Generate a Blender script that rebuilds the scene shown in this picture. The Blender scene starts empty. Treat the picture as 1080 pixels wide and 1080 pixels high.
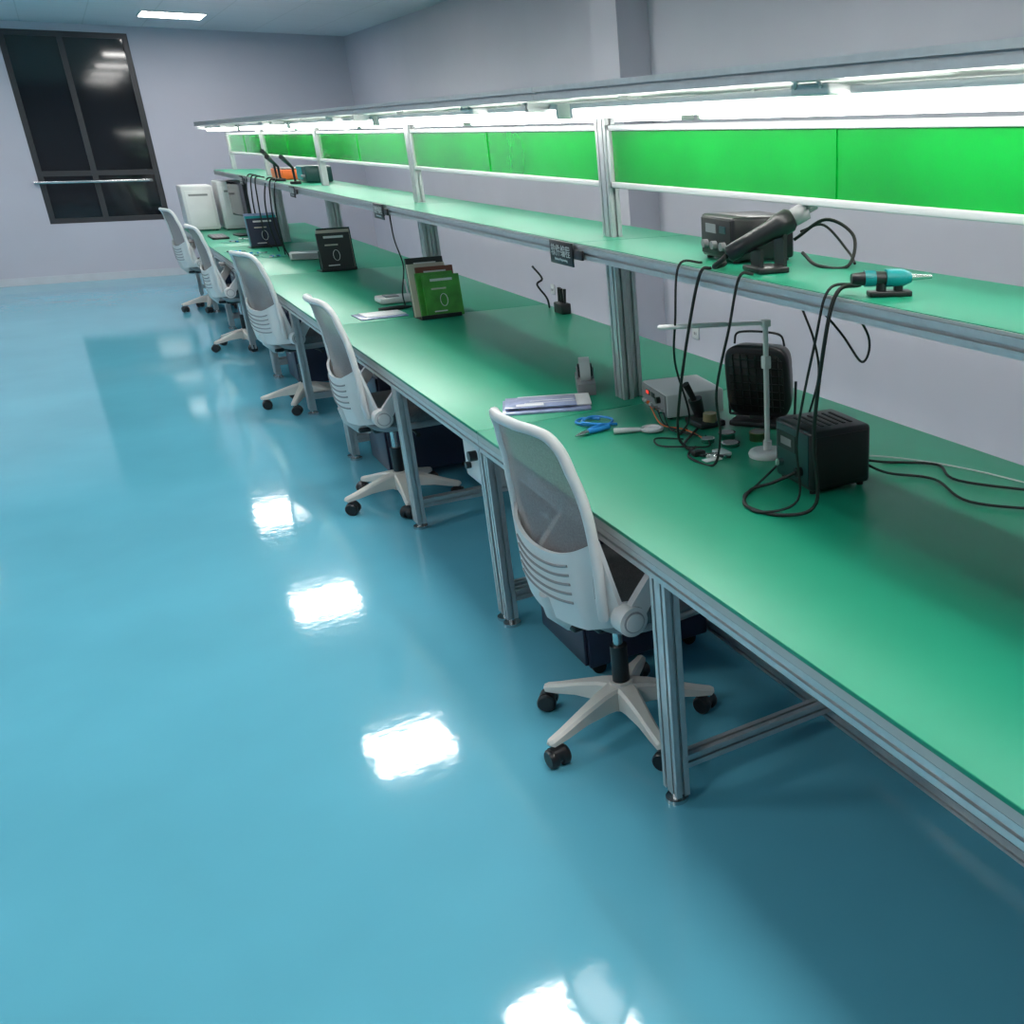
import bpy, bmesh, math, random
from mathutils import Vector, Matrix
random.seed(4)
scene=bpy.context.scene
scene.view_settings.view_transform='Standard'

# ---------------------------------------------------------------- materials
def mat(name,col,rough=.5,metal=0,spec=.5,var=.04,nscale=8,bump=0,bscale=40,alpha=1,coat=0,emit=None,estr=0,trans=0,stretch=None):
    m=bpy.data.materials.new(name);m.use_nodes=True
    nt=m.node_tree;N=nt.nodes;L=nt.links
    b=N['Principled BSDF']
    tc=N.new('ShaderNodeTexCoord');mp=N.new('ShaderNodeMapping');L.new(tc.outputs['Object'],mp.inputs[0])
    if stretch: mp.inputs['Scale'].default_value=stretch
    no=N.new('ShaderNodeTexNoise');no.inputs['Scale'].default_value=nscale;no.inputs['Detail'].default_value=3
    L.new(mp.outputs[0],no.inputs['Vector'])
    cr=N.new('ShaderNodeValToRGB')
    cr.color_ramp.elements[0].position=.3;cr.color_ramp.elements[1].position=.7
    cr.color_ramp.elements[0].color=[c*(1-var) for c in col]+[1]
    cr.color_ramp.elements[1].color=[min(1,c*(1+var)) for c in col]+[1]
    L.new(no.outputs['Fac'],cr.inputs[0]);L.new(cr.outputs[0],b.inputs['Base Color'])
    b.inputs['Roughness'].default_value=rough;b.inputs['Metallic'].default_value=metal
    b.inputs['Specular IOR Level'].default_value=spec
    b.inputs['Alpha'].default_value=alpha;b.inputs['Coat Weight'].default_value=coat
    b.inputs['Coat Roughness'].default_value=.06
    if trans: b.inputs['Transmission Weight'].default_value=trans
    if emit:
        b.inputs['Emission Color'].default_value=list(emit)+[1];b.inputs['Emission Strength'].default_value=estr
    if bump:
        n2=N.new('ShaderNodeTexNoise');n2.inputs['Scale'].default_value=bscale;L.new(mp.outputs[0],n2.inputs['Vector'])
        bp=N.new('ShaderNodeBump');bp.inputs['Strength'].default_value=bump;bp.inputs['Distance'].default_value=.01
        L.new(n2.outputs['Fac'],bp.inputs['Height']);L.new(bp.outputs[0],b.inputs['Normal'])
    return m
M={}
M['wall']=mat('wall_paint',(.50,.485,.55),.75,var=.02,nscale=2)
M['floor']=mat('epoxy_floor',(.115,.41,.535),.065,var=.07,nscale=1.1,bump=.034,bscale=18,spec=.5)
M['mat']=mat('green_esd_mat',(.008,.28,.16),.38,var=.05,nscale=3,spec=.45)
M['alu']=mat('aluminium_profile',(.56,.58,.59),.38,.6,var=.05,nscale=30)
M['alud']=mat('aluminium_slot',(.10,.11,.12),.5,.5)
M['board']=mat('board_core',(.45,.47,.46),.5)
M['green']=mat('green_acrylic',(.0,.38,.035),.2,var=.2,nscale=1.5,bump=.25,bscale=4,coat=.8)
M['white']=mat('white_plastic',(.62,.62,.62),.35,var=.02)
M['base']=mat('cream_plastic',(.66,.63,.58),.35,var=.02)
M['black']=mat('black_plastic',(.012,.012,.014),.35)
M['rubber']=mat('black_rubber',(.01,.01,.01),.6)
M['greyfab']=mat('grey_fabric',(.15,.15,.155),.9,var=.12,nscale=120,bump=.3,bscale=300)
M['shell']=mat('grey_shell',(.30,.30,.31),.5)
M['mesh']=mat('grey_mesh',(.24,.22,.225),.8,var=.15,nscale=200,alpha=.84)
M['groove']=mat('groove_grey',(.25,.25,.26),.6)
M['navy']=mat('navy_metal',(.022,.026,.055),.4,var=.05)
M['ledhouse']=mat('lamp_housing',(.7,.7,.7),.4)
M['canopy']=mat('canopy_panel',(.6,.6,.6),.5)
M['steel']=mat('steel',(.6,.6,.6),.25,1)
M['blue']=mat('blue_plastic',(.02,.25,.65),.35)
M['teal']=mat('teal_plastic',(.0,.28,.30),.35)
M['dteal']=mat('dark_teal_plastic',(.008,.05,.05),.35)
M['orange']=mat('orange_plastic',(.8,.14,.02),.4)
M['purple']=mat('document_cover',(.26,.30,.48),.35,var=.25,nscale=25,coat=.6)
M['paper']=mat('paper',(.7,.7,.7),.7)
M['bookg']=mat('green_cover',(.06,.30,.04),.4,var=.25,nscale=14)
M['bookk']=mat('black_cover',(.015,.02,.02),.4)
M['bookw']=mat('cream_pages',(.55,.5,.42),.7)
M['bookr']=mat('brown_cover',(.2,.06,.04),.5)
M['pcb']=mat('green_pcb',(.02,.3,.22),.4,var=.5,nscale=90)
M['red']=mat('red_display',(.3,.0,.0),.4,emit=(1,.05,.03),estr=1.5)
M['brass']=mat('solder_tin',(.45,.36,.2),.3,.9)
M['glass']=mat('night_glass',(.008,.010,.013),.06,spec=.8)
M['frame']=mat('window_frame_dark',(.05,.05,.055),.4,.4)
M['trim']=mat('skirting',(.55,.56,.6),.5)
def emis(name,col,s):
    m=bpy.data.materials.new(name);m.use_nodes=True;nt=m.node_tree
    nt.nodes.remove(nt.nodes['Principled BSDF'])
    e=nt.nodes.new('ShaderNodeEmission');e.inputs[0].default_value=list(col)+[1];e.inputs[1].default_value=s
    nt.links.new(e.outputs[0],nt.nodes['Material Output'].inputs[0]);return m
M['panel_light']=emis('ceiling_panel_glow',(1,.98,.95),37)
M['led']=emis('led_tube_glow',(1,1,.95),19)
# ceiling tiles
cm=mat('ceiling_tile',(.60,.62,.66),.8,var=.02)
nt=cm.node_tree;br=nt.nodes.new('ShaderNodeTexBrick');br.offset=0;br.inputs['Scale'].default_value=1
br.inputs['Brick Width'].default_value=.6;br.inputs['Row Height'].default_value=.6;br.inputs['Mortar Size'].default_value=.006
br.inputs['Color1'].default_value=(.6,.62,.66,1);br.inputs['Color2'].default_value=(.59,.61,.65,1);br.inputs['Mortar'].default_value=(.5,.52,.55,1)
nt.links.new([n for n in nt.nodes if n.type=='TEX_COORD'][0].outputs['Object'],br.inputs['Vector'])
nt.links.new(br.outputs[0],nt.nodes['Principled BSDF'].inputs['Base Color'])
M['ceil']=cm

# ---------------------------------------------------------------- mesh builder
class MB:
    def __init__(s): s.v=[];s.f=[];s.m=[];s.sm=[];s.names=[]
    def mi(s,n):
        if n not in s.names:s.names.append(n)
        return s.names.index(n)
    def add(s,vs,fs,m,smooth=False,T=None):
        o=len(s.v)
        for v in vs:
            v=Vector(v); s.v.append(T@v if T else v)
        k=s.mi(m)
        for f in fs: s.f.append([i+o for i in f]);s.m.append(k);s.sm.append(smooth)
    def box(s,c,d,m,bev=0,T=None,seg=2):
        bm=bmesh.new();bmesh.ops.create_cube(bm,size=1)
        for v in bm.verts: v.co=Vector((v.co.x*d[0],v.co.y*d[1],v.co.z*d[2]))
        if bev: bmesh.ops.bevel(bm,geom=bm.edges[:]+bm.verts[:],offset=bev,segments=seg,affect='EDGES',profile=.5)
        bm.verts.ensure_lookup_table()
        X=Matrix.Translation(c)
        if T: X=T@X
        s.add([X@v.co for v in bm.verts],[[v.index for v in f.verts] for f in bm.faces],m,bev>0);bm.free()
    def b2(s,a,b,m,bev=0,T=None):
        s.box([(a[i]+b[i])/2 for i in range(3)],[abs(b[i]-a[i]) for i in range(3)],m,bev,T)
    def tube(s,pts,r,m,seg=10,T=None,cap=True,flat=None):
        pts=[Vector(p) for p in pts];n=len(pts)
        rs=r if isinstance(r,(list,tuple)) else [r]*n
        t=[(pts[min(i+1,n-1)]-pts[max(i-1,0)]).normalized() for i in range(n)]
        up=Vector((0,0,1)) if abs(t[0].z)<.9 else Vector((1,0,0))
        a=t[0].cross(up).normalized();vs=[]
        for i in range(n):
            a=(a-t[i]*a.dot(t[i])).normalized();b=t[i].cross(a)
            for k in range(seg):
                th=2*math.pi*k/seg
                vs.append(pts[i]+a*math.cos(th)*rs[i]+b*math.sin(th)*rs[i]*(flat or 1))
        fs=[]
        for i in range(n-1):
            for k in range(seg):
                k2=(k+1)%seg;fs.append([i*seg+k,i*seg+k2,(i+1)*seg+k2,(i+1)*seg+k])
        s.add(vs,fs,m,True,T)
        if cap:
            s.add(vs[:seg],[list(range(seg))[::-1]],m,False,T);s.add(vs[-seg:],[list(range(seg))],m,False,T)
    def cyl(s,p0,p1,r,m,r1=None,seg=20,T=None): s.tube([p0,p1],[r,r if r1 is None else r1],m,seg,T)
    def prof(s,p0,p1,w,h,side,m='alu',T=None):
        # extruded T-slot profile. w along 'side', h along the other cross axis
        p0=Vector(p0);p1=Vector(p1);t=(p1-p0).normalized();a=Vector(side).normalized();b=t.cross(a).normalized()
        hw,hh=w/2,h/2
        def edge(A,B,n):
            A=Vector(A);B=Vector(B);d=(B-A).normalized();nr=Vector((-d.y,d.x));L=(B-A).length;o=[A]
            for i in range(n):
                c=L*(i+.5)/n
                o+=[A+d*(c-.0045),A+d*(c-.0045)+nr*.003,A+d*(c-.008)+nr*.0045,A+d*(c-.008)+nr*.011,A+d*(c+.008)+nr*.011,A+d*(c+.008)+nr*.0045,A+d*(c+.0045)+nr*.003,A+d*(c+.0045)]
            return o
        nw=max(1,round(w/.04));nh=max(1,round(h/.04))
        poly=edge((-hw,-hh),(hw,-hh),nw)+edge((hw,-hh),(hw,hh),nh)+edge((hw,hh),(-hw,hh),nw)+edge((-hw,hh),(-hw,-hh),nh)
        n=len(poly)
        vs=[p0+a*q.x+b*q.y for q in poly]+[p1+a*q.x+b*q.y for q in poly]
        s.add(vs,[[i,(i+1)%n,(i+1)%n+n,i+n] for i in range(n)]+[list(range(n))[::-1],list(range(n,2*n))],m,False,T)
    def loft(s,rings,m,T=None,cap=True,smooth=True):
        n=len(rings[0]);vs=[v for r in rings for v in r];fs=[]
        for i in range(len(rings)-1):
            for k in range(n):
                k2=(k+1)%n;fs.append([i*n+k,i*n+k2,(i+1)*n+k2,(i+1)*n+k])
        if cap: fs+=[list(range(n))[::-1],list(range((len(rings)-1)*n,len(rings)*n))]
        s.add(vs,fs,m,smooth,T)
    def grid(s,fn,nu,nv,m,T=None,thick=0):
        vs=[fn(i/nu,j/nv) for i in range(nu+1) for j in range(nv+1)]
        f=[[i*(nv+1)+j,(i+1)*(nv+1)+j,(i+1)*(nv+1)+j+1,i*(nv+1)+j+1] for i in range(nu) for j in range(nv)]
        s.add(vs,f,m,True,T)
        if thick:
            v2=[Vector(v)+Vector((thick,0,0)) for v in vs];s.add(v2,[q[::-1] for q in f],m,True,T)
            W=nv+1;bd=[j for j in range(W)]+[i*W+nv for i in range(1,nu+1)]+[nu*W+j for j in range(nv-1,-1,-1)]+[i*W for i in range(nu-1,0,-1)]
            n=len(bd);vv=[vs[i] for i in bd]+[v2[i] for i in bd]
            s.add(vv,[[i,(i+1)%n,(i+1)%n+n,i+n] for i in range(n)],m,False,T)
    def obj(s,name,parent=None,loc=None,rot=None):
        me=bpy.data.meshes.new(name);me.from_pydata([tuple(v) for v in s.v],[],s.f)
        for n in s.names: me.materials.append(M[n])
        me.polygons.foreach_set('material_index',s.m);me.polygons.foreach_set('use_smooth',s.sm);me.update()
        bm=bmesh.new();bm.from_mesh(me);bmesh.ops.recalc_face_normals(bm,faces=bm.faces);bm.to_mesh(me);bm.free()
        o=bpy.data.objects.new(name,me);scene.collection.objects.link(o)
        if parent:o.parent=parent
        if loc:o.location=loc
        if rot:o.rotation_euler=rot
        return o
def empty(name,loc=(0,0,0),rz=0):
    e=bpy.data.objects.new(name,None);scene.collection.objects.link(e);e.location=loc;e.rotation_euler=(0,0,rz);e.empty_display_size=.1
    return e
def spline(pts,n=8):
    P=[Vector(p) for p in pts];P=[P[0]*2-P[1]]+P+[P[-1]*2-P[-2]];o=[]
    for i in range(1,len(P)-2):
        for k in range(n):
            t=k/n;a,b,c,d=P[i-1],P[i],P[i+1],P[i+2]
            o.append(.5*((2*b)+(c-a)*t+(2*a-5*b+4*c-d)*t*t+(3*b-a-3*c+d)*t**3))
    o.append(P[-2]);return o
def lerp(tab,z):
    if z<=tab[0][0]:return tab[0][1]
    for (a,b),(c,d) in zip(tab,tab[1:]):
        if z<=c:
            t=(z-a)/(c-a);t=t*t*(3-2*t)*.4+t*.6;return b+(d-b)*t
    return tab[-1][1]

# ---------------------------------------------------------------- room
X0,X1,Y0,Y1,CH=-4.8,3.53,-3.5,15.66,2.94
b=MB();b.b2((X0-.15,Y0-.15,-.1),(X1+.15,Y1+.15,0),'floor');b.obj('floor')
b=MB();b.b2((X0-.15,Y0-.15,CH),(X1+.15,Y1+.15,CH+.1),'ceil');b.obj('ceiling')
b=MB();b.b2((X1,Y0,0),(X1+.15,Y1,CH),'wall');b.obj('wall_right')
b=MB();b.b2((X0-.15,Y0,0),(X0,Y1,CH),'wall');b.obj('wall_left')
b=MB();b.b2((X0,Y0-.15,0),(X1,Y0,CH),'wall');b.obj('wall_back')
wx0,wx1,wz0,wz1=-.25,1.03,.70,2.86
b=MB();b.b2((X0,Y1,0),(wx0,Y1+.15,CH),'wall');b.b2((wx1,Y1,0),(X1,Y1+.15,CH),'wall')
b.b2((wx0,Y1,0),(wx1,Y1+.15,wz0),'wall');b.b2((wx0,Y1,wz1),(wx1,Y1+.15,CH),'wall');b.obj('wall_far')
b=MB();b.b2((wx0,Y1+.07,wz0),(wx1,Y1+.08,wz1),'glass')
for x in (wx0+.03,(wx0+wx1)/2-.05,wx1-.03): b.b2((x-.03,Y1+.03,wz0),(x+.03,Y1+.12,wz1),'frame')
for z in (wz0+.03,1.28,wz1-.03): b.b2((wx0,Y1+.035,z-.03),(wx1,Y1+.115,z+.03),'frame')
b.obj('window_1')
b=MB();b.b2((wx0-.05,Y1-.05,1.17),(wx1-.1,Y1-.01,1.20),'steel',.005);b.b2((wx0-.05,Y1-.03,1.17),(wx0-.02,Y1+.0,1.20),'steel');b.b2((wx1-.13,Y1-.05,1.17),(wx1-.1,Y1+.05,1.20),'steel');b.obj('window_rail')
b=MB();b.b2((X0,Y1-.012,0),(X1-.012,Y1,.09),'trim');b.obj('baseboard_far')
b=MB();b.b2((X1-.012,Y0,0),(X1,Y1-.012,.09),'trim');b.obj('baseboard_right')
b=MB();b.b2((3.29,6.78,0),(X1,7.2,CH),'wall');b.obj('wall_column')
for x0 in (1.28,-2.0):
    for y in (.7,4.05,7.35,10.65,13.9):
        x=x0+(.10 if (y>13 and x0>0) else 0)
        b=MB();b.b2((x-.3,y-.3,CH-.012),(x+.3,y+.3,CH-.002),'panel_light')
        for a,c in (((x-.315,y-.315),(x+.315,y-.3)),((x-.315,y+.3),(x+.315,y+.315)),((x-.315,y-.3),(x-.3,y+.3)),((x+.3,y-.3),(x+.315,y+.3))):
            b.b2((a[0],a[1],CH-.016),(c[0],c[1],CH),'ledhouse')
        b.obj('ceiling_light_panel')

# ---------------------------------------------------------------- workbenches
MOD=2.49;J=[.05]+[3.33+MOD*k for k in range(0,5)]   # joints between benches
DX0,DX1=.975,2.225;CX=1.56
SH=1.355;PO=.12;UX=1.60
for k in range(len(J)-1):
    ya,yb=J[k],J[k+1];ym=(ya+yb)/2-.07 if k else 2.015
    e=empty('workbench',(0,ya,0))
    T=Matrix.Translation((0,-ya,0))
    g=.003
    b=MB();b.b2((DX0,ya+g,.738),(DX1,yb-g,.75),'mat',.002,T);b.b2((DX0+.002,ya+g,.716),(DX1-.002,yb-g,.738),'board',0,T)
    b.obj('desk_top',e)
    b=MB()
    for x in (DX0+.022,DX1-.022): b.prof((x,ya+g,.695),(x,yb-g,.695),.04,.04,(1,0,0),T=T)
    for y in (ya+.03,ym,yb-.03): b.prof((DX0+.045,y,.695),(DX1-.045,y,.695),.04,.04,(0,1,0),T=T)
    # legs
    for y,w in ((ya+.032,.04),(ym,.08),(yb-.032,.04)):
        for x in (DX0+.028,DX1-.028):
            b.prof((x,y,.03),(x,y,.675),.04,w,(1,0,0),T=T)
            b.cyl((x,y,0),(x,y,.012),.032,'steel',T=T);b.cyl((x,y,.012),(x,y,.03),.012,'steel',T=T)
        b.prof((CX,y,.10),(CX,y,.675),.04,.04,(1,0,0),T=T)
        b.prof((DX0+.05,y,.12),(CX-.02,y,.12),.04,.04,(0,1,0),T=T);b.prof((CX+.02,y,.12),(DX1-.05,y,.12),.04,.04,(0,1,0),T=T)
    b.prof((CX,ya+g,.07),(CX,yb-g,.07),.04,.06,(1,0,0),T=T)
    b.obj('frame_legs',e)
    # uprights, shelf
    b=MB()
    yp=ya+PO
    b.prof((UX,yp,.751),(UX,yp,1.80),.04,.08,(1,0,0),T=T)
    b.prof((UX+.05,yp+.0,.751),(UX+.05,yp+.0,SH-.05),.04,.04,(1,0,0),T=T)
    b.prof((1.32,yp,1.785),(2.0,yp,1.785),.03,.03,(0,1,0),T=T)
    if k==len(J)-2:
        b.prof((UX,yb-.04,.751),(UX,yb-.04,1.80),.04,.08,(1,0,0),T=T);b.prof((1.32,yb-.04,1.785),(2.0,yb-.04,1.785),.03,.03,(0,1,0),T=T)
    b.obj('uprights',e)
    b=MB()
    for x in (1.41,1.83): b.prof((x,ya+g,SH-.03),(x,yb-g,SH-.03),.04,.04,(1,0,0),T=T)
    b.b2((1.392,ya+g,SH-.009),(1.848,yb-g,SH-.002),'board',0,T);b.b2((1.395,ya+g,SH-.002),(1.845,yb-g,SH),'mat',0,T)
    for y in (ya+.03,ym): b.prof((1.43,y,SH-.03),(1.81,y,SH-.03),.03,.03,(0,1,0),T=T)
    b.obj('shelf',e)
    b=MB()
    px=UX
    pa,pb=(ya+PO,yb+PO) if k<len(J)-2 else (ya+PO,yb-.04)
    pm=(pa+pb)/2 if k else 2.10
    b.b2((px-.002,pa+.05,1.545),(px+.002,pm-.004,1.715),'green',0,T);b.b2((px-.002,pm+.004,1.545),(px+.002,pb-.05,1.715),'green',0,T)
    for z in (1.535,1.722): b.b2((px-.014,pa+.04,z-.010),(px+.014,pb-.04,z+.010),'white',.003,T)
    for y in (pa+.047,pb-.047): b.b2((px-.014,y-.010,1.525),(px+.014,y+.010,1.732),'white',.003,T)
    b.b2((px-.006,pm-.006,1.545),(px+.006,pm+.006,1.712),'green',0,T)
    b.obj('partition_panels',e)
    b=MB()
    for x in (1.32,2.0): b.prof((x,ya+g,1.822),(x,yb-g,1.822),.04,.04,(1,0,0),T=T)
    b.b2((1.34,ya+g,1.834),(1.98,yb-g,1.840),'canopy',0,T)
    b.obj('canopy',e)
    bo=1.79 if k==0 else ya+.74
    for x in (1.425,1.90):
        l=MB();l.b2((x-.025,ya+.06,1.777),(x+.025,yb-.06,1.795),'ledhouse',.004)
        l.b2((x-.02,ya+.07,1.750),(x+.02,yb-.07,1.776),'led',.008)
        for y in (ya+.06,yb-.06): l.b2((x-.024,y-.01,1.748),(x+.024,y+.01,1.795),'ledhouse',.004)
        for y in (ya+.4,yb-.4): l.b2((x-.012,y-.01,1.795),(x+.012,y+.01,1.834),'ledhouse')
        l.b2((x-.085,bo,1.775),(x+.02,bo+.14,1.80),'white',.006);l.tube(spline([(x-.088,bo+.02,1.79),(x-.085,bo+.05,1.815),(x-.085,bo+.10,1.815),(x-.088,bo+.12,1.79)]),.004,'white')
        l.obj('led_tube_light')
    # pedestal
    p=empty('drawer_pedestal',(1.07,yb-.60,0))
    b=MB();b.b2((0,0,.05),(.45,.40,.57),'navy',.006)
    for z0,z1 in ((.06,.28),(.29,.42),(.43,.56)): b.b2((-.012,.01,z0),(0,.39,z1),'navy',.003);b.b2((-.018,.13,z1-.03),(-.010,.25,z1-.018),'alu')
    b.b2((-.014,.32,.51),(-.012,.34,.53),'steel')
    b.obj('cabinet',p)
    b=MB()
    for x in (.05,.40):
        for y in (.05,.35): b.cyl((x,y-.01,.024),(x,y+.01,.024),.024,'rubber');b.cyl((x,y,.03),(x,y,.055),.01,'steel')
    b.obj('castors',p)

# signs on shelf
for y in (3.40,5.95,8.5,11.1):
    s=MB();s.b2((-.006,-.1,-.04),(0,.1,.04),'black',.002);s.b2((-.002,-.17,-.012),(.006,-.1,.02),'black',.001);s.b2((0,-.08,-.02),(.008,.08,.02),'black')
    o=s.obj('shelf_label_sign',None,(1.379,y,SH-.04))
    for txt,sz,z in (('软件编程',.042,-.008),('Software Programming',.012,-.026)):
        c=bpy.data.curves.new('sign_text','FONT');c.body=txt;c.size=sz;c.align_x='CENTER';c.extrude=.0006
        t=bpy.data.objects.new('sign_text',c);scene.collection.objects.link(t);c.materials.append(M['white']);t.parent=o
        t.location=(-.0072,0,z);t.rotation_euler=(math.pi/2,0,-math.pi/2)

# ---------------------------------------------------------------- chairs
BX=[(.44,-.14),(.55,-.16),(.65,-.165),(.75,-.17),(.85,-.182),(.95,-.205),(1.04,-.235)]
HW=[(.44,.20),(.55,.225),(.65,.232),(.8,.224),(.92,.198),(.98,.18),(1.04,.14)]
def chair(x,y,rz,br):
    e=empty('office_chair',(x,y,0),rz)
    b=MB()
    for i in range(5):
        a=math.radians(br+72*i)-rz;R=Matrix.Rotation(a,4,'Z')
        rings=[]
        for t,w,zt,h in ((.02,.034,.155,.075),(.08,.027,.145,.06),(.16,.021,.122,.04),(.23,.018,.100,.03),(.275,.016,.088,.022),(.285,.008,.084,.012)):
            rings.append([(t,-w,zt-h),(t,-w,zt-.008),(t,-w+.008,zt),(t,w-.008,zt),(t,w,zt-.008),(t,w,zt-h)])
        b.loft(rings,'base',R,smooth=False)
        S=R@Matrix.Translation((.265,0,0))@Matrix.Rotation(random.uniform(0,6),4,'Z')
        b.cyl((0,0,.05),(0,0,.085),.008,'steel',T=S,seg=10)
        for q in (-1,1):
            b.tube([(.012,q*.006,.030),(.012,q*.010,.030),(.012,q*.026,.030),(.012,q*.031,.030)],[.028,.030,.030,.025],'black',20,S)
        b.tube([(.012,-.02,.038),(.012,.02,.038)],[.026,.026],'black',16,S)
    b.cyl((0,0,.07),(0,0,.16),.042,'base',.036)
    b.obj('star_base',e)
    b=MB();b.cyl((0,0,.16),(0,0,.28),.026,'black');b.cyl((0,0,.28),(0,0,.40),.015,'steel')
    b.box((.02,0,.405),(.26,.20,.035),'black',.01);b.tube([(.05,-.1,.40),(.05,-.22,.395),(.05,-.25,.392)],[.006,.006,.011],'black')
    b.box((-.10,0,.40),(.12,.09,.022),'black',.006)
    b.obj('gas_lift',e)
    def ring(h,z,cx=.085,n=40,ex=3.6,zb=0):
        o=[]
        for i in range(n):
            t=2*math.pi*i/n;c,s_=math.cos(t),math.sin(t)
            px_=cx+h*.93*math.copysign(abs(c)**(2/ex),c);py_=h*.98*math.copysign(abs(s_)**(2/ex),s_)
            zz=z-(.03*max(0,(px_-cx)/.25-.6)/.4 if px_>cx else 0)
            o.append((px_,py_,zz))
        return o
    b=MB();b.loft([ring(.16,.405),ring(.215,.412),ring(.238,.43),ring(.244,.450)],'shell')
    b.loft([ring(.240,.450),ring(.250,.465),ring(.252,.485),ring(.243,.505),ring(.22,.515),ring(.15,.516),ring(.05,.512)],'greyfab')
    b.obj('seat',e)
    def sx(y_,z,off=0):
        hw=lerp(HW,z);q=min(1,abs(y_)/hw);return lerp(BX,z)-.035*(1-q*q)+off
    # frame
    b=MB();pts=[]
    for z in (.50,.56,.62,.68,.74,.80,.86,.92,.96): pts.append((sx(lerp(HW,z),z),lerp(HW,z),z))
    top=[(.172,.99),(.148,1.01),(.105,1.02),(.05,1.022)]
    pts+=[(sx(y_,z),y_,z) for y_,z in top]
    pts=pts+[(p[0],-p[1],p[2]) for p in pts[::-1]]
    b.tube(spline(pts,3),.0145,'white',10)
    b.obj('back_frame',e)
    b=MB()
    def fm(u,v):
        z=.56+u*.455;hw=lerp(HW,z)
        if z>.95: hw=.185-(.185-.115)*((z-.95)/.065)**1.6
        y_=(v*2-1)*hw;return (sx(y_,z,.0),y_,z)
    b.grid(fm,20,14,'mesh')
    b.obj('back_mesh',e)
    b=MB()
    def fs(u,v):
        w=v*2-1
        zt=.665+.07*abs(w)**2.5; zb=.47-.02*(1-abs(w)**2)
        z=zb+(zt-zb)*u;hw=.236;y_=w*hw
        wrap=.14*max(0,abs(w)-.72)/.28*(1-u*.75)
        return (lerp(BX,z)-.045*(1-w*w)-.016+wrap*.5,y_*(1+.03*(1-u)),z)
    b.grid(fs,12,28,'white',thick=.012)
    for i in range(5):
        u=.36+.12*i
        pp=[]
        for k in range(15):
            w=-.62+1.24*k/14;q=fs(u,(w+1)/2);pp.append((q[0]-.0005,q[1],q[2]))
        b.tube(pp,.0042,'groove',6)
    b.tube([(-.10,0,.40),(-.14,0,.41),(-.185,0,.46),(-.20,0,.52)],[.03,.032,.034,.03],'white',12)
    b.obj('lumbar_shell',e)
    b=MB()
    for q in (-1,1):
        Y=q*.262
        b.cyl((-.10,Y-q*.03,.50),(-.10,Y+q*.022,.50),.042,'white',seg=24);b.cyl((-.10,Y+q*.022,.50),(-.10,Y+q*.026,.50),.030,'shell',seg=24);b.cyl((-.10,Y+q*.026,.50),(-.10,Y+q*.029,.50),.026,'white',seg=24)
        P_=spline([(-.105,Y,.485),(-.065,Y,.54),(-.01,Y,.605),(.03,Y,.65),(.07,Y,.672)],4)
        rings=[]
        for i,p in enumerate(P_):
            t=(P_[min(i+1,len(P_)-1)]-P_[max(i-1,0)]).normalized();n=Vector((-t.z,0,t.x));w=.030-.010*i/len(P_)
            rings.append([p+n*w+Vector((0,-.012,0)),p+n*w+Vector((0,.012,0)),p-n*w+Vector((0,.012,0)),p-n*w+Vector((0,-.012,0))])
        b.loft(rings,'white',smooth=False)
        b.box((.06,Y,.678),(.22,.07,.028),'groove',.012,seg=3)
        b.box((.06,Y,.664),(.20,.06,.02),'white',.008)
    b.obj('armrests',e)
for a in ((1.05,2.44,math.radians(5),196),(1.04,4.93,math.radians(2),190),(1.03,7.27,math.radians(14),170),(1.0,9.75,math.radians(4),200),(1.0,12.2,math.radians(10),185)): chair(*a)

# ---------------------------------------------------------------- desk items
Z=.7505
# soldering station
e=empty('soldering_station',(1.635,2.20,Z),math.radians(-5))
b=MB();b.box((0,0,.098),(.20,.21,.175),'black',.012);
for x in (-.08,.08):
    for y in (-.08,.08): b.cyl((x,y,0),(x,y,.012),.01,'rubber')
b.box((0,-.106,.10),(.17,.004,.14),'rubber',.001)
b.box((-.101,.0,.10),(.003,.18,.15),'dteal',.001);b.box((-.103,.03,.13),(.003,.10,.05),'black');b.box((-.105,.03,.13),(.002,.06,.022),'groove')
b.cyl((-.10,-.05,.06),(-.12,-.05,.06),.014,'black');b.cyl((-.10,.06,.06),(-.118,.06,.06),.012,'steel')
for i in range(6): b.box((-.06+.024*i,.0,.186),(.008,.12,.003),'rubber')
b.obj('case',e)
# desk lamp
e=empty('desk_lamp',(1.64,2.50,Z))
b=MB();b.tube([(0,0,0),(0,0,.008),(0,0,.016),(0,0,.02)],[.06,.062,.058,.045],'white',32);b.cyl((0,0,.015),(0,0,.05),.014,'white')
b.cyl((0,0,.02),(0,0,.42),.0085,'white',seg=12);b.box((0,0,.30),(.024,.024,.04),'white',.004);b.box((0,0,.42),(.026,.026,.022),'white',.004)
b.obj('stand',e)
b=MB();d=Vector((-.29,.08,0));b.tube([(0,0,.42),d*.45+Vector((0,0,.424))],.006,'white');b.tube([d*.4+Vector((0,0,.424)),d*.42+Vector((0,0,.424)),d*1.08+Vector((0,0,.428)),d*1.1+Vector((0,0,.428))],[.006,.014,.014,.006],'white',12,flat=.5)
b.obj('lamp_arm',e)
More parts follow.
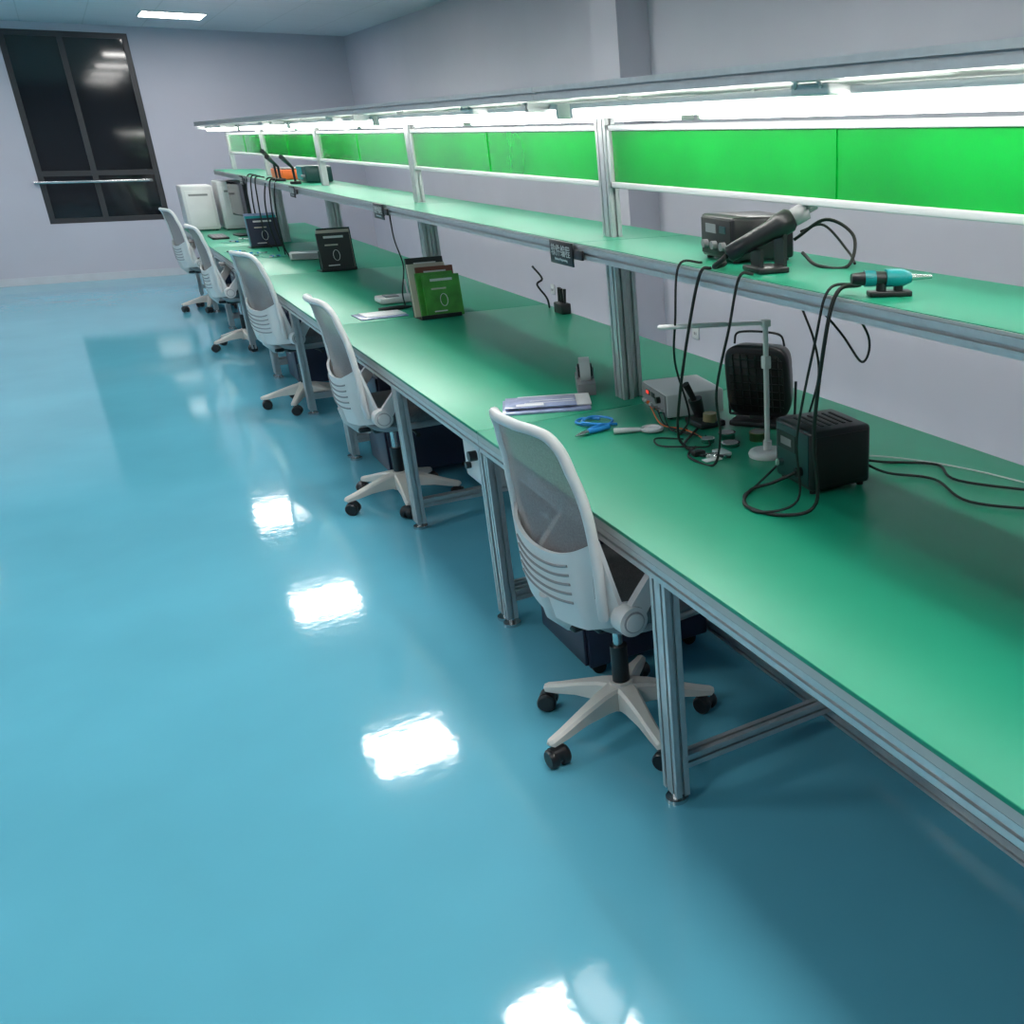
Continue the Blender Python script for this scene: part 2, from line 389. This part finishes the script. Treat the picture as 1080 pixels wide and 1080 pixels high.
# fume extractor
e=empty('fume_extractor',(1.83,2.82,Z),math.radians(38))
b=MB();b.box((0,.0,.014),(.14,.20,.02),'black',.006);b.box((0,0,.03),(.06,.08,.03),'black',.006)
b.tube([(0,-.12,.03),(0,-.125,.16)],.005,'black');b.tube([(0,.12,.03),(0,.125,.16)],.005,'black');b.tube([(0,-.12,.03),(0,.12,.03)],.005,'black')
b.obj('base',e)
b=MB()
R=Matrix.Translation((0,0,.165))@Matrix.Rotation(math.radians(-8),4,'Y')
def rr(h,x,n=40,ex=5,hz=None):
    return [(x,h*math.copysign(abs(math.cos(t))**(2/ex),math.cos(t)),(hz or h*1.1)*math.copysign(abs(math.sin(t))**(2/ex),math.sin(t))) for t in [2*math.pi*i/n for i in range(n)]]
b.loft([rr(.085,.05),rr(.10,.045),rr(.108,.02),rr(.114,-.02),rr(.116,-.045),rr(.108,-.05)],'black',R,cap=True)
b.loft([rr(.098,-.051),rr(.098,-.054)],'rubber',R)
for i in range(-3,4): b.box((-.056,0,i*.028),(.004,.19,.003),'black',T=R);b.box((-.056,i*.027,0),(.004,.003,.2),'black',T=R)
b.tube(spline([(.0,-.09,.12),(0,-.08,.155),(0,-.04,.165),(0,.04,.165),(0,.08,.155),(0,.09,.12)]),.004,'black',T=R)
b.obj('fan_housing',e)
# bench power supply
e=empty('bench_power_supply',(1.70,3.16,Z),math.radians(-8))
b=MB();b.box((.0,0,.052),(.22,.26,.085),'white',.005);b.box((-.112,0,.052),(.006,.25,.075),'groove',.001)
b.box((-.116,.055,.068),(.003,.035,.018),'black');b.box((-.1185,.055,.068),(.002,.02,.010),'red');b.box((-.116,.0,.068),(.003,.035,.018),'black')
for y in (-.10,-.07,-.04): b.cyl((-.114,y,.03),(-.13,y,.03),.007,'steel',seg=12)
for y in (.02,.05,.08,.1): b.cyl((-.114,y,.03),(-.124,y,.03),.006,'orange' if y==.05 else 'white',seg=12)
b.cyl((-.114,-.07,.065),(-.13,-.07,.065),.012,'black')
for x in (-.09,.09):
    for y in (-.1,.1): b.cyl((x,y,0),(x,y,.012),.01,'rubber')
b.obj('case',e)
for x,y,r,h,m in ((1.635,2.74,.028,.022,'steel'),(1.71,2.66,.03,.03,'brass'),(1.56,2.74,.022,.014,'steel'),(1.77,2.60,.022,.05,'brass'),(1.60,2.66,.03,.012,'steel')):
    b=MB();b.tube([(0,0,0),(0,0,.001),(0,0,h*.7),(0,0,h*.7),(0,0,h)],[r*.95,r,r,r*1.06,r*1.06],m,24);b.cyl((0,0,h),(0,0,h+.001),r*.85,'groove');b.obj('solder_tin',None,(x,y,Z))
b=MB()
for i in range(9):
    b.tube([(random.uniform(-.05,.04),random.uniform(-.06,.05),.006) for _ in range(2)],.004,random.choice(['steel','black','white']))
b.box((.03,.0,.005),(.04,.06,.01),'white',.002);b.box((-.04,.03,.008),(.04,.03,.016),'black',.003);b.box((-.03,-.04,.003),(.06,.03,.004),'paper',.001)
b.obj('soldering_tips',None,(1.50,2.60,Z))
b=MB();b.box((0,0,.012),(.10,.12,.022),'black',.006);b.tube([(0,.03,.02),(-.02,.03,.09)],[.018,.026],'black');b.tube([(-.02,.03,.08),(-.06,.02,.15)],[.01,.013],'rubber');b.tube([(0,-.035,.02),(0,-.035,.05)],[.026,.024],'brass')
b.obj('soldering_iron_holder',None,(1.66,2.93,Z))
def cable(name,pts,r=.0045,m='rubber'):
    b=MB();b.tube(spline(pts,8),r,m,8);b.obj(name)
cable('power_cable',[(1.40,2.40,SH+.006),(1.375,2.42,SH-.01),(1.362,2.47,1.2),(1.38,2.58,.98),(1.43,2.70,.80),(1.46,2.66,.757),(1.47,2.74,.757),(1.56,2.84,.757),(1.60,2.88,.757)])
cable('power_cable',[(1.44,2.52,SH+.006),(1.375,2.54,SH+.0),(1.365,2.56,1.2),(1.41,2.66,1.05),(1.50,2.75,.85),(1.52,2.86,.757),(1.57,2.90,.757)],.0035)
cable('soldering_cable',[(1.46,1.82,SH+.02),(1.385,1.81,SH+.01),(1.365,1.83,1.25),(1.40,1.92,1.0),(1.43,1.95,.80),(1.37,2.02,.757),(1.33,2.14,.757),(1.41,2.24,.757),(1.46,2.20,.78),(1.51,2.16,.811)],.005)
cable('soldering_cable',[(1.46,1.84,SH+.02),(1.39,1.85,SH+.01),(1.368,1.87,1.25),(1.39,1.98,.98),(1.42,2.02,.79),(1.33,2.08,.757),(1.36,2.20,.757),(1.44,2.26,.757),(1.52,2.27,.80)],.0035)
cable('power_cable',[(1.745,2.15,.80),(1.82,2.12,.76),(1.90,2.0,.757),(1.85,1.8,.757),(2.0,1.6,.757)],.004)
cable('power_cable',[(1.745,2.21,.80),(1.88,2.22,.757),(2.0,2.1,.757),(1.95,1.95,.757),(2.1,1.7,.757)],.004)
cable('network_cable',[(1.78,2.30,.757),(1.9,2.28,.757),(2.05,2.0,.757),(2.15,1.5,.757)],.0025,'white')
cable('power_cable',[(1.42,2.22,SH+.006),(1.377,2.22,SH+.0),(1.366,2.26,1.22),(1.39,2.38,1.02),(1.45,2.47,.86),(1.44,2.50,.757),(1.42,2.62,.757),(1.49,2.70,.757)],.004)
cable('power_cable',[(1.82,2.62,SH-.05),(1.84,2.60,1.2),(1.88,2.58,1.08),(1.93,2.62,.95),(1.95,2.70,.80),(1.98,2.76,.757),(2.05,2.6,.757)],.004)
cable('power_cable',[(1.90,2.55,.757),(1.82,2.46,.757),(1.76,2.42,.757),(1.80,2.36,.757),(1.90,2.40,.757),(2.05,2.5,.757)],.0035)
cable('power_cable',[(1.50,2.80,.757),(1.43,2.86,.757),(1.40,2.78,.757),(1.46,2.70,.762),(1.53,2.68,.757),(1.58,2.79,.757)],.003)
for q in range(3):
    cable('signal_wire',[(1.565,3.06+.05*q,.78),(1.545-.01*q,3.0,.757),(1.52+.02*q,2.90,.757),(1.56,2.82-.02*q,.757)],.0025,['rubber','rubber','orange'][q])
cable('wrist_strap_cord',[(1.38,3.20,.757),(1.33,3.24,.757),(1.29,3.20,.757),(1.32,3.14,.757),(1.38,3.12,.757),(1.41,3.17,.760),(1.36,3.22,.764),(1.30,3.17,.764),(1.34,3.11,.764),(1.40,3.10,.757)],.005,'blue')
b=MB();b.tube(spline([(0,0,.009),(.04,.012,.009),(.09,.012,.009)]),[.008]*17,'blue',8);b.tube(spline([(0,0,.009),(.04,-.014,.009),(.09,-.02,.009)]),[.008]*17,'blue',8);b.tube([(0,0,.009),(-.03,0,.009),(-.06,0,.009)],[.010,.008,.002],'steel',8)
b.obj('pliers',None,(1.27,3.06,Z),(0,0,math.radians(25)))
b=MB();b.tube([(0.035*math.cos(t*math.pi/12),.035*math.sin(t*math.pi/12),.008) for t in range(25)],.006,'white',8);b.cyl((0,0,.006),(0,0,.009),.033,'paper');b.tube([(-.038,0,.008),(-.13,0,.009)],[.008,.011],'white',10)
b.obj('magnifier',None,(1.47,2.97,Z),(0,0,math.radians(-20)))
e=empty('tape_dispenser',(1.53,3.66,Z),math.radians(70))
b=MB()
side=[(-.10,0),(.10,0),(.105,.05),(.085,.052),(.06,.035),(.03,.05),(-.03,.06),(-.10,.045)]
b.loft([[(x,-.035,z) for x,z in side],[(x,.035,z) for x,z in side]],'groove',smooth=False)
b.obj('body',e)
b=MB();b.cyl((-.03,-.02,.085),(-.03,.02,.085),.052,'white',seg=32);b.cyl((-.03,-.028,.085),(-.03,.028,.085),.028,'black');b.b2((.09,-.02,.05),(.104,.02,.062),'steel');b.b2((-.05,-.033,.04),(-.01,-.026,.10),'groove');b.b2((-.05,.026,.04),(-.01,.033,.10),'groove')
b.obj('tape_roll',e)
b=MB();b.box((0,0,.004),(.32,.20,.008),'purple',.001);b.box((.03,.03,.012),(.27,.17,.006),'paper',.001);b.box((-.02,.01,.017),(.26,.16,.004),'purple',.001)
b.box((.02,.02,.0195),(.16,.006,.001),'paper');b.box((.02,-.01,.0195),(.20,.004,.001),'paper');b.box((-.06,-.035,.0195),(.10,.03,.001),'paper')
b.obj('document_folder',None,(1.30,3.50,Z),(0,0,math.radians(-20)))
# ---- shelf items
S=SH+.0005
e=empty('hot_air_station',(1.62,2.56,S),math.radians(-6))
b=MB();b.box((0,0,.067),(.20,.22,.12),'black',.01);b.box((-.101,0,.067),(.004,.20,.10),'rubber',.001)
for y in (-.06,0,.06): b.cyl((-.10,y,.045),(-.118,y,.045),.012,'groove')
b.box((-.104,.03,.09),(.002,.07,.025),'groove');b.box((-.104,-.05,.09),(.002,.04,.02),'dteal')
for x in (-.08,.08):
    for y in (-.09,.09): b.cyl((x,y,0),(x,y,.01),.01,'rubber')
b.obj('case',e)
e=empty('hot_air_gun',(1.50,2.28,S),math.radians(-8))
b=MB();b.box((0,.0,.008),(.09,.11,.014),'black',.003);b.b2((-.03,-.03,.014),(-.02,.03,.06),'black');b.b2((.04,-.03,.014),(.05,.03,.10),'black')
b.obj('cradle',e)
b=MB();A=Vector((-.10,.03,.045));B=Vector((.13,-.03,.165));f=lambda t:A+(B-A)*t
b.tube([f(0),f(.02),f(.25),f(.5),f(.6),f(.72),f(.76)],[.015,.022,.024,.026,.032,.032,.024],'black',20)
b.tube([f(.76),f(.77),f(.92),f(.93)],[.02,.024,.024,.015],'shell',20);b.tube([f(.93),f(1.03)],[.011,.011],'shell',14)
b.tube(spline([f(.0),f(-.06)+Vector((0,0,-.005)),f(-.10)+Vector((0,.03,-.02)),Vector((-.085,.10,.012)),Vector((-.06,.14,.01))]),.007,'rubber',8)
b.obj('gun',e)
cable('power_cable',[(1.70,2.43,S+.06),(1.74,2.33,S+.12),(1.77,2.24,S+.08),(1.72,2.20,S+.006),(1.66,2.26,S+.006),(1.68,2.36,S+.03)],.005)
cable('power_cable',[(1.73,2.44,S+.08),(1.77,2.38,S+.10),(1.80,2.3,S+.03),(1.76,2.22,S+.008)],.004)
e=empty('soldering_iron',(1.49,1.75,S),math.radians(-25))
b=MB();b.box((0,0,.006),(.10,.04,.012),'black',.003);b.tube([(-.02,0,.01),(-.02,0,.03)],.012,'black')
b.tube([(-.09,0,.04),(-.05,0,.04),(-.01,0,.04)],[.012,.017,.015],'black',16);b.tube([(-.06,0,.04),(-.035,0,.04)],[.0185,.0185],'teal',16);b.tube([(-.01,0,.04),(.03,0,.04),(.05,0,.04)],[.02,.02,.012],'teal',16);b.tube([(.05,0,.04),(.10,0,.04)],[.008,.004],'steel');b.box((.02,0,.02),(.02,.02,.04),'black',.004)
b.obj('handle',e)
cable('power_cable',[(1.56,2.03,SH-.02),(1.66,2.03,1.2),(1.68,2.08,1.12),(1.64,2.13,1.2),(1.56,2.23,SH-.02)],.0035)
# ---- books on desks
def books(x,y,cols,rz,w=.22,h=.29):
    e=empty('book_rack',(x,y,Z),math.radians(rz));b=MB()
    b.box((0,.045,.003),(w+.02,.13,.006),'black',.001);b.box((0,-.02,.012),(w+.02,.004,.02),'black');b.box((0,.108,.07),(w*.8,.004,.14),'black')
    b.obj('stand',e);b=MB();yy=-.012
    for i,(c,hh,ox) in enumerate(cols):
        R=Matrix.Translation((ox,yy,.007))@Matrix.Rotation(math.radians(-4),4,'X')
        t=.016
        b.b2((-w/2,0,0),(w/2,.002,hh),c,0,R);b.b2((-w/2,t-.002,0),(w/2,t,hh),c,0,R);b.b2((-w/2,.002,.0),(-w/2+.003,t-.002,hh),c,0,R);b.b2((-w/2+.003,.002,.004),(w/2-.004,t-.002,hh-.004),'bookw',0,R)
        b.b2((-w*.3,-.001,hh*.86),(w*.3,0,hh*.92),'paper',0,R)
        if i==0:
            b.b2((-w*.3,-.001,hh*.66),(w*.1,0,hh*.70),'bookw',0,R);b.b2((-w*.3,-.001,hh*.12),(w*.05,0,hh*.15),'paper',0,R)
            b.tube([(w*.1*math.cos(q*math.pi/8),-.001,hh*.4+w*.16*math.sin(q*math.pi/8)) for q in range(17)],.002,'paper',6,R)
        yy+=.022
    b.obj('books',e)
books(1.565,5.72,[('bookg',.225,.03),('bookg',.24,.005),('bookr',.268,.02),('bookw',.285,-.015),('bookk',.315,-.012)],6,.21)
books(1.56,8.28,[('bookk',.27,0),('bookw',.29,.01),('bookk',.30,.025),('pcb',.30,.035)],8,.24)
books(1.40,10.5,[('navy',.25,0),('teal',.27,0),('purple',.29,0)],8,.26)
b=MB();b.box((0,0,.003),(.26,.20,.006),'purple',.001);b.box((.02,.02,.008),(.22,.16,.004),'paper',.001);b.obj('document_folder',None,(1.30,5.98,Z),(0,0,.05))
b=MB();b.tube([(-.09,0,.012),(-.02,0,.012),(.02,0,.012),(.10,0,.012)],[.008,.012,.014,.006],'black',10);b.tube([(-.05,.03,.01),(.08,.05,.01)],[.008,.008],'black',10);b.obj('screwdriver',None,(1.42,6.14,Z))
e=empty('network_router',(1.52,6.45,Z));b=MB();b.box((0,0,.02),(.24,.16,.035),'white',.01);b.box((-.04,0,.04),(.08,.10,.008),'groove',.003);b.cyl((.08,.06,.03),(.08,.09,.12),.006,'white');b.obj('case',e)
def toolstand(x,y):
    e=empty('tool_stand',(x,y,Z));b=MB();b.box((0,0,.03),(.06,.12,.06),'black',.008);b.obj('block',e);b=MB()
    for i in range(4):
        yy=-.045+.03*i;b.tube([(0,yy,.05),(random.uniform(-.01,.01),yy,.14)],[.006,.009],'black',10)
    b.obj('pliers_handles',e)
toolstand(2.18,5.45);toolstand(1.78,9.3)
cable('power_cable',[(2.10,5.65,1.0),(2.14,5.62,.93),(2.10,5.6,.90),(2.15,5.6,.82),(2.18,5.65,.757)],.006)
cable('power_cable',[(1.46,6.08,SH-.05),(1.47,6.1,1.15),(1.50,6.11,1.0),(1.47,6.10,.85),(1.50,6.2,.757)],.004)
e=empty('white_instrument',(1.55,9.2,Z),math.radians(-15));b=MB();b.box((0,0,.035),(.34,.10,.06),'white',.008);b.box((-.05,-.051,.035),(.2,.003,.04),'groove');b.obj('case',e)
for i,(x,y) in enumerate(((1.15,9.7),(1.25,9.95),(1.1,10.2),(1.32,9.6),(1.2,11.2),(1.35,11.45))):
    b=MB();b.box((0,0,.002),(.16,.11,.003),'pcb');
    for q in range(7): b.box((random.uniform(-.06,.06),random.uniform(-.04,.04),.008),(random.uniform(.01,.03),random.uniform(.01,.02),.01),random.choice(['black','steel','white','blue']))
    b.obj('circuit_board',None,(x,y,Z),(0,0,random.uniform(-.6,.6)))
e=empty('orange_toolbox',(1.62,10.0,S));b=MB();b.box((0,0,.04),(.20,.55,.08),'orange',.01);b.box((0,0,.083),(.18,.5,.008),'black',.003);b.obj('case',e)
e=empty('oscilloscope',(1.66,9.1,S));b=MB();b.box((0,0,.065),(.20,.36,.12),'dteal',.012);b.box((-.102,.05,.07),(.004,.2,.09),'teal');
for q in range(4): b.cyl((-.1,-.06-.03*q,.05),(-.115,-.06-.03*q,.05),.009,'groove')
b.obj('case',e)
for q,(y,x) in enumerate(((9.5,1.42),(9.8,1.44),(10.5,1.42),(9.3,1.43),(10.2,1.41),(10.8,1.43))):
    cable('power_cable',[(x+.04,y,S+.01),(x-.03,y+.02,S+.005),(1.365,y+.03,1.2),(1.37,y+.1,1.0),(1.40,y+.1+.05*q,.83),(1.42,y+.2,.757)],.006)
for q,(y,z) in enumerate(((9.45,.16),(9.62,.2),(8.8,.17))):
    b=MB();b.tube([(0,0,.0),(0,0,.02)],[.04,.04],'black');b.tube([(0,0,.02),(.0,.02,z*.7),(-.06,-.1,z),(-.1,-.2,z+.03)],[.008,.01,.016,.018],'black',10);b.obj('hot_air_handpiece',None,(1.46,y,S))
def tower(x,y,rz,s):
    e=empty('white_computer_case',(x,y,Z),math.radians(rz));b=MB();b.b2((-s[0]/2,-s[1]/2,.01),(s[0]/2,s[1]/2,s[2]),'white',.012)
    b.box((0,-s[1]/2-.002,s[2]*.5),(s[0]*.8,.006,s[2]*.8),'paper',.002);b.box((0,-s[1]/2-.006,s[2]*.8),(s[0]*.6,.004,.02),'groove')
    for q in (-1,1):
        for p in (-1,1): b.cyl((q*s[0]*.4,p*s[1]*.4,0),(q*s[0]*.4,p*s[1]*.4,.012),.015,'rubber')
    b.obj('case',e)
tower(1.14,13.0,0,(.30,.45,.46));tower(1.47,12.95,0,(.28,.45,.50))
e=empty('computer_monitor',(1.42,11.9,Z),math.radians(8));b=MB();b.box((0,0,.01),(.2,.24,.016),'black',.005);b.b2((.02,-.03,.01),(.05,.03,.3),'black',.005);b.box((0,0,.36),(.035,.55,.34),'black',.008);b.box((-.0185,0,.365),(.002,.53,.31),'glass');b.obj('screen',e)
e=empty('computer_keyboard',(1.15,11.8,Z),0);b=MB();b.box((0,0,.01),(.15,.42,.018),'black',.004)
for i in range(4):
    for j in range(12): b.box((-.05+.033*i,-.18+.033*j,.021),(.026,.026,.006),'groove',.001)
b.obj('keys',e)
b=MB();b.b2((0,0,0),(.10,.24,.20),'white',.01);b.cyl((-.0,.08,.12),(-.03,.08,.12),.02,'black');b.cyl((0,.17,.06),(-.02,.17,.06),.014,'black');b.b2((.02,.02,.199),(.08,.22,.226),'alu');b.obj('power_control_box',None,(1.05,3.55,.45))
for y in (6.3,9.0):
    b=MB();b.b2((-.012,-.045,-.045),(0,.045,.045),'white',.004)
    for q in (-.012,.012): b.b2((-.014,q-.003,-.015),(-.011,q+.003,.005),'black')
    b.obj('wall_socket',None,(X1,y,.36))

# ---------------------------------------------------------------- world, camera
w=bpy.data.worlds.new('night');scene.world=w;w.use_nodes=True
w.node_tree.nodes['Background'].inputs[0].default_value=(.02,.03,.05,1);w.node_tree.nodes['Background'].inputs[1].default_value=.3
cam=bpy.data.cameras.new('camera');co=bpy.data.objects.new('camera',cam);scene.collection.objects.link(co);scene.camera=co
r=Vector((0.81551,-0.57873,-0.00348));f=Vector((0.53325,0.75372,-0.38412));u=r.cross(f)
m=Matrix((( r.x,u.x,-f.x),(r.y,u.y,-f.y),(r.z,u.z,-f.z))).to_4x4();m.translation=(0,0,1.7);co.matrix_world=m
cam.sensor_width=36;cam.lens=1029.5/1080*36;cam.shift_x=(540-844.57)/1080;cam.shift_y=(569.56-540)/1080;cam.clip_start=.02
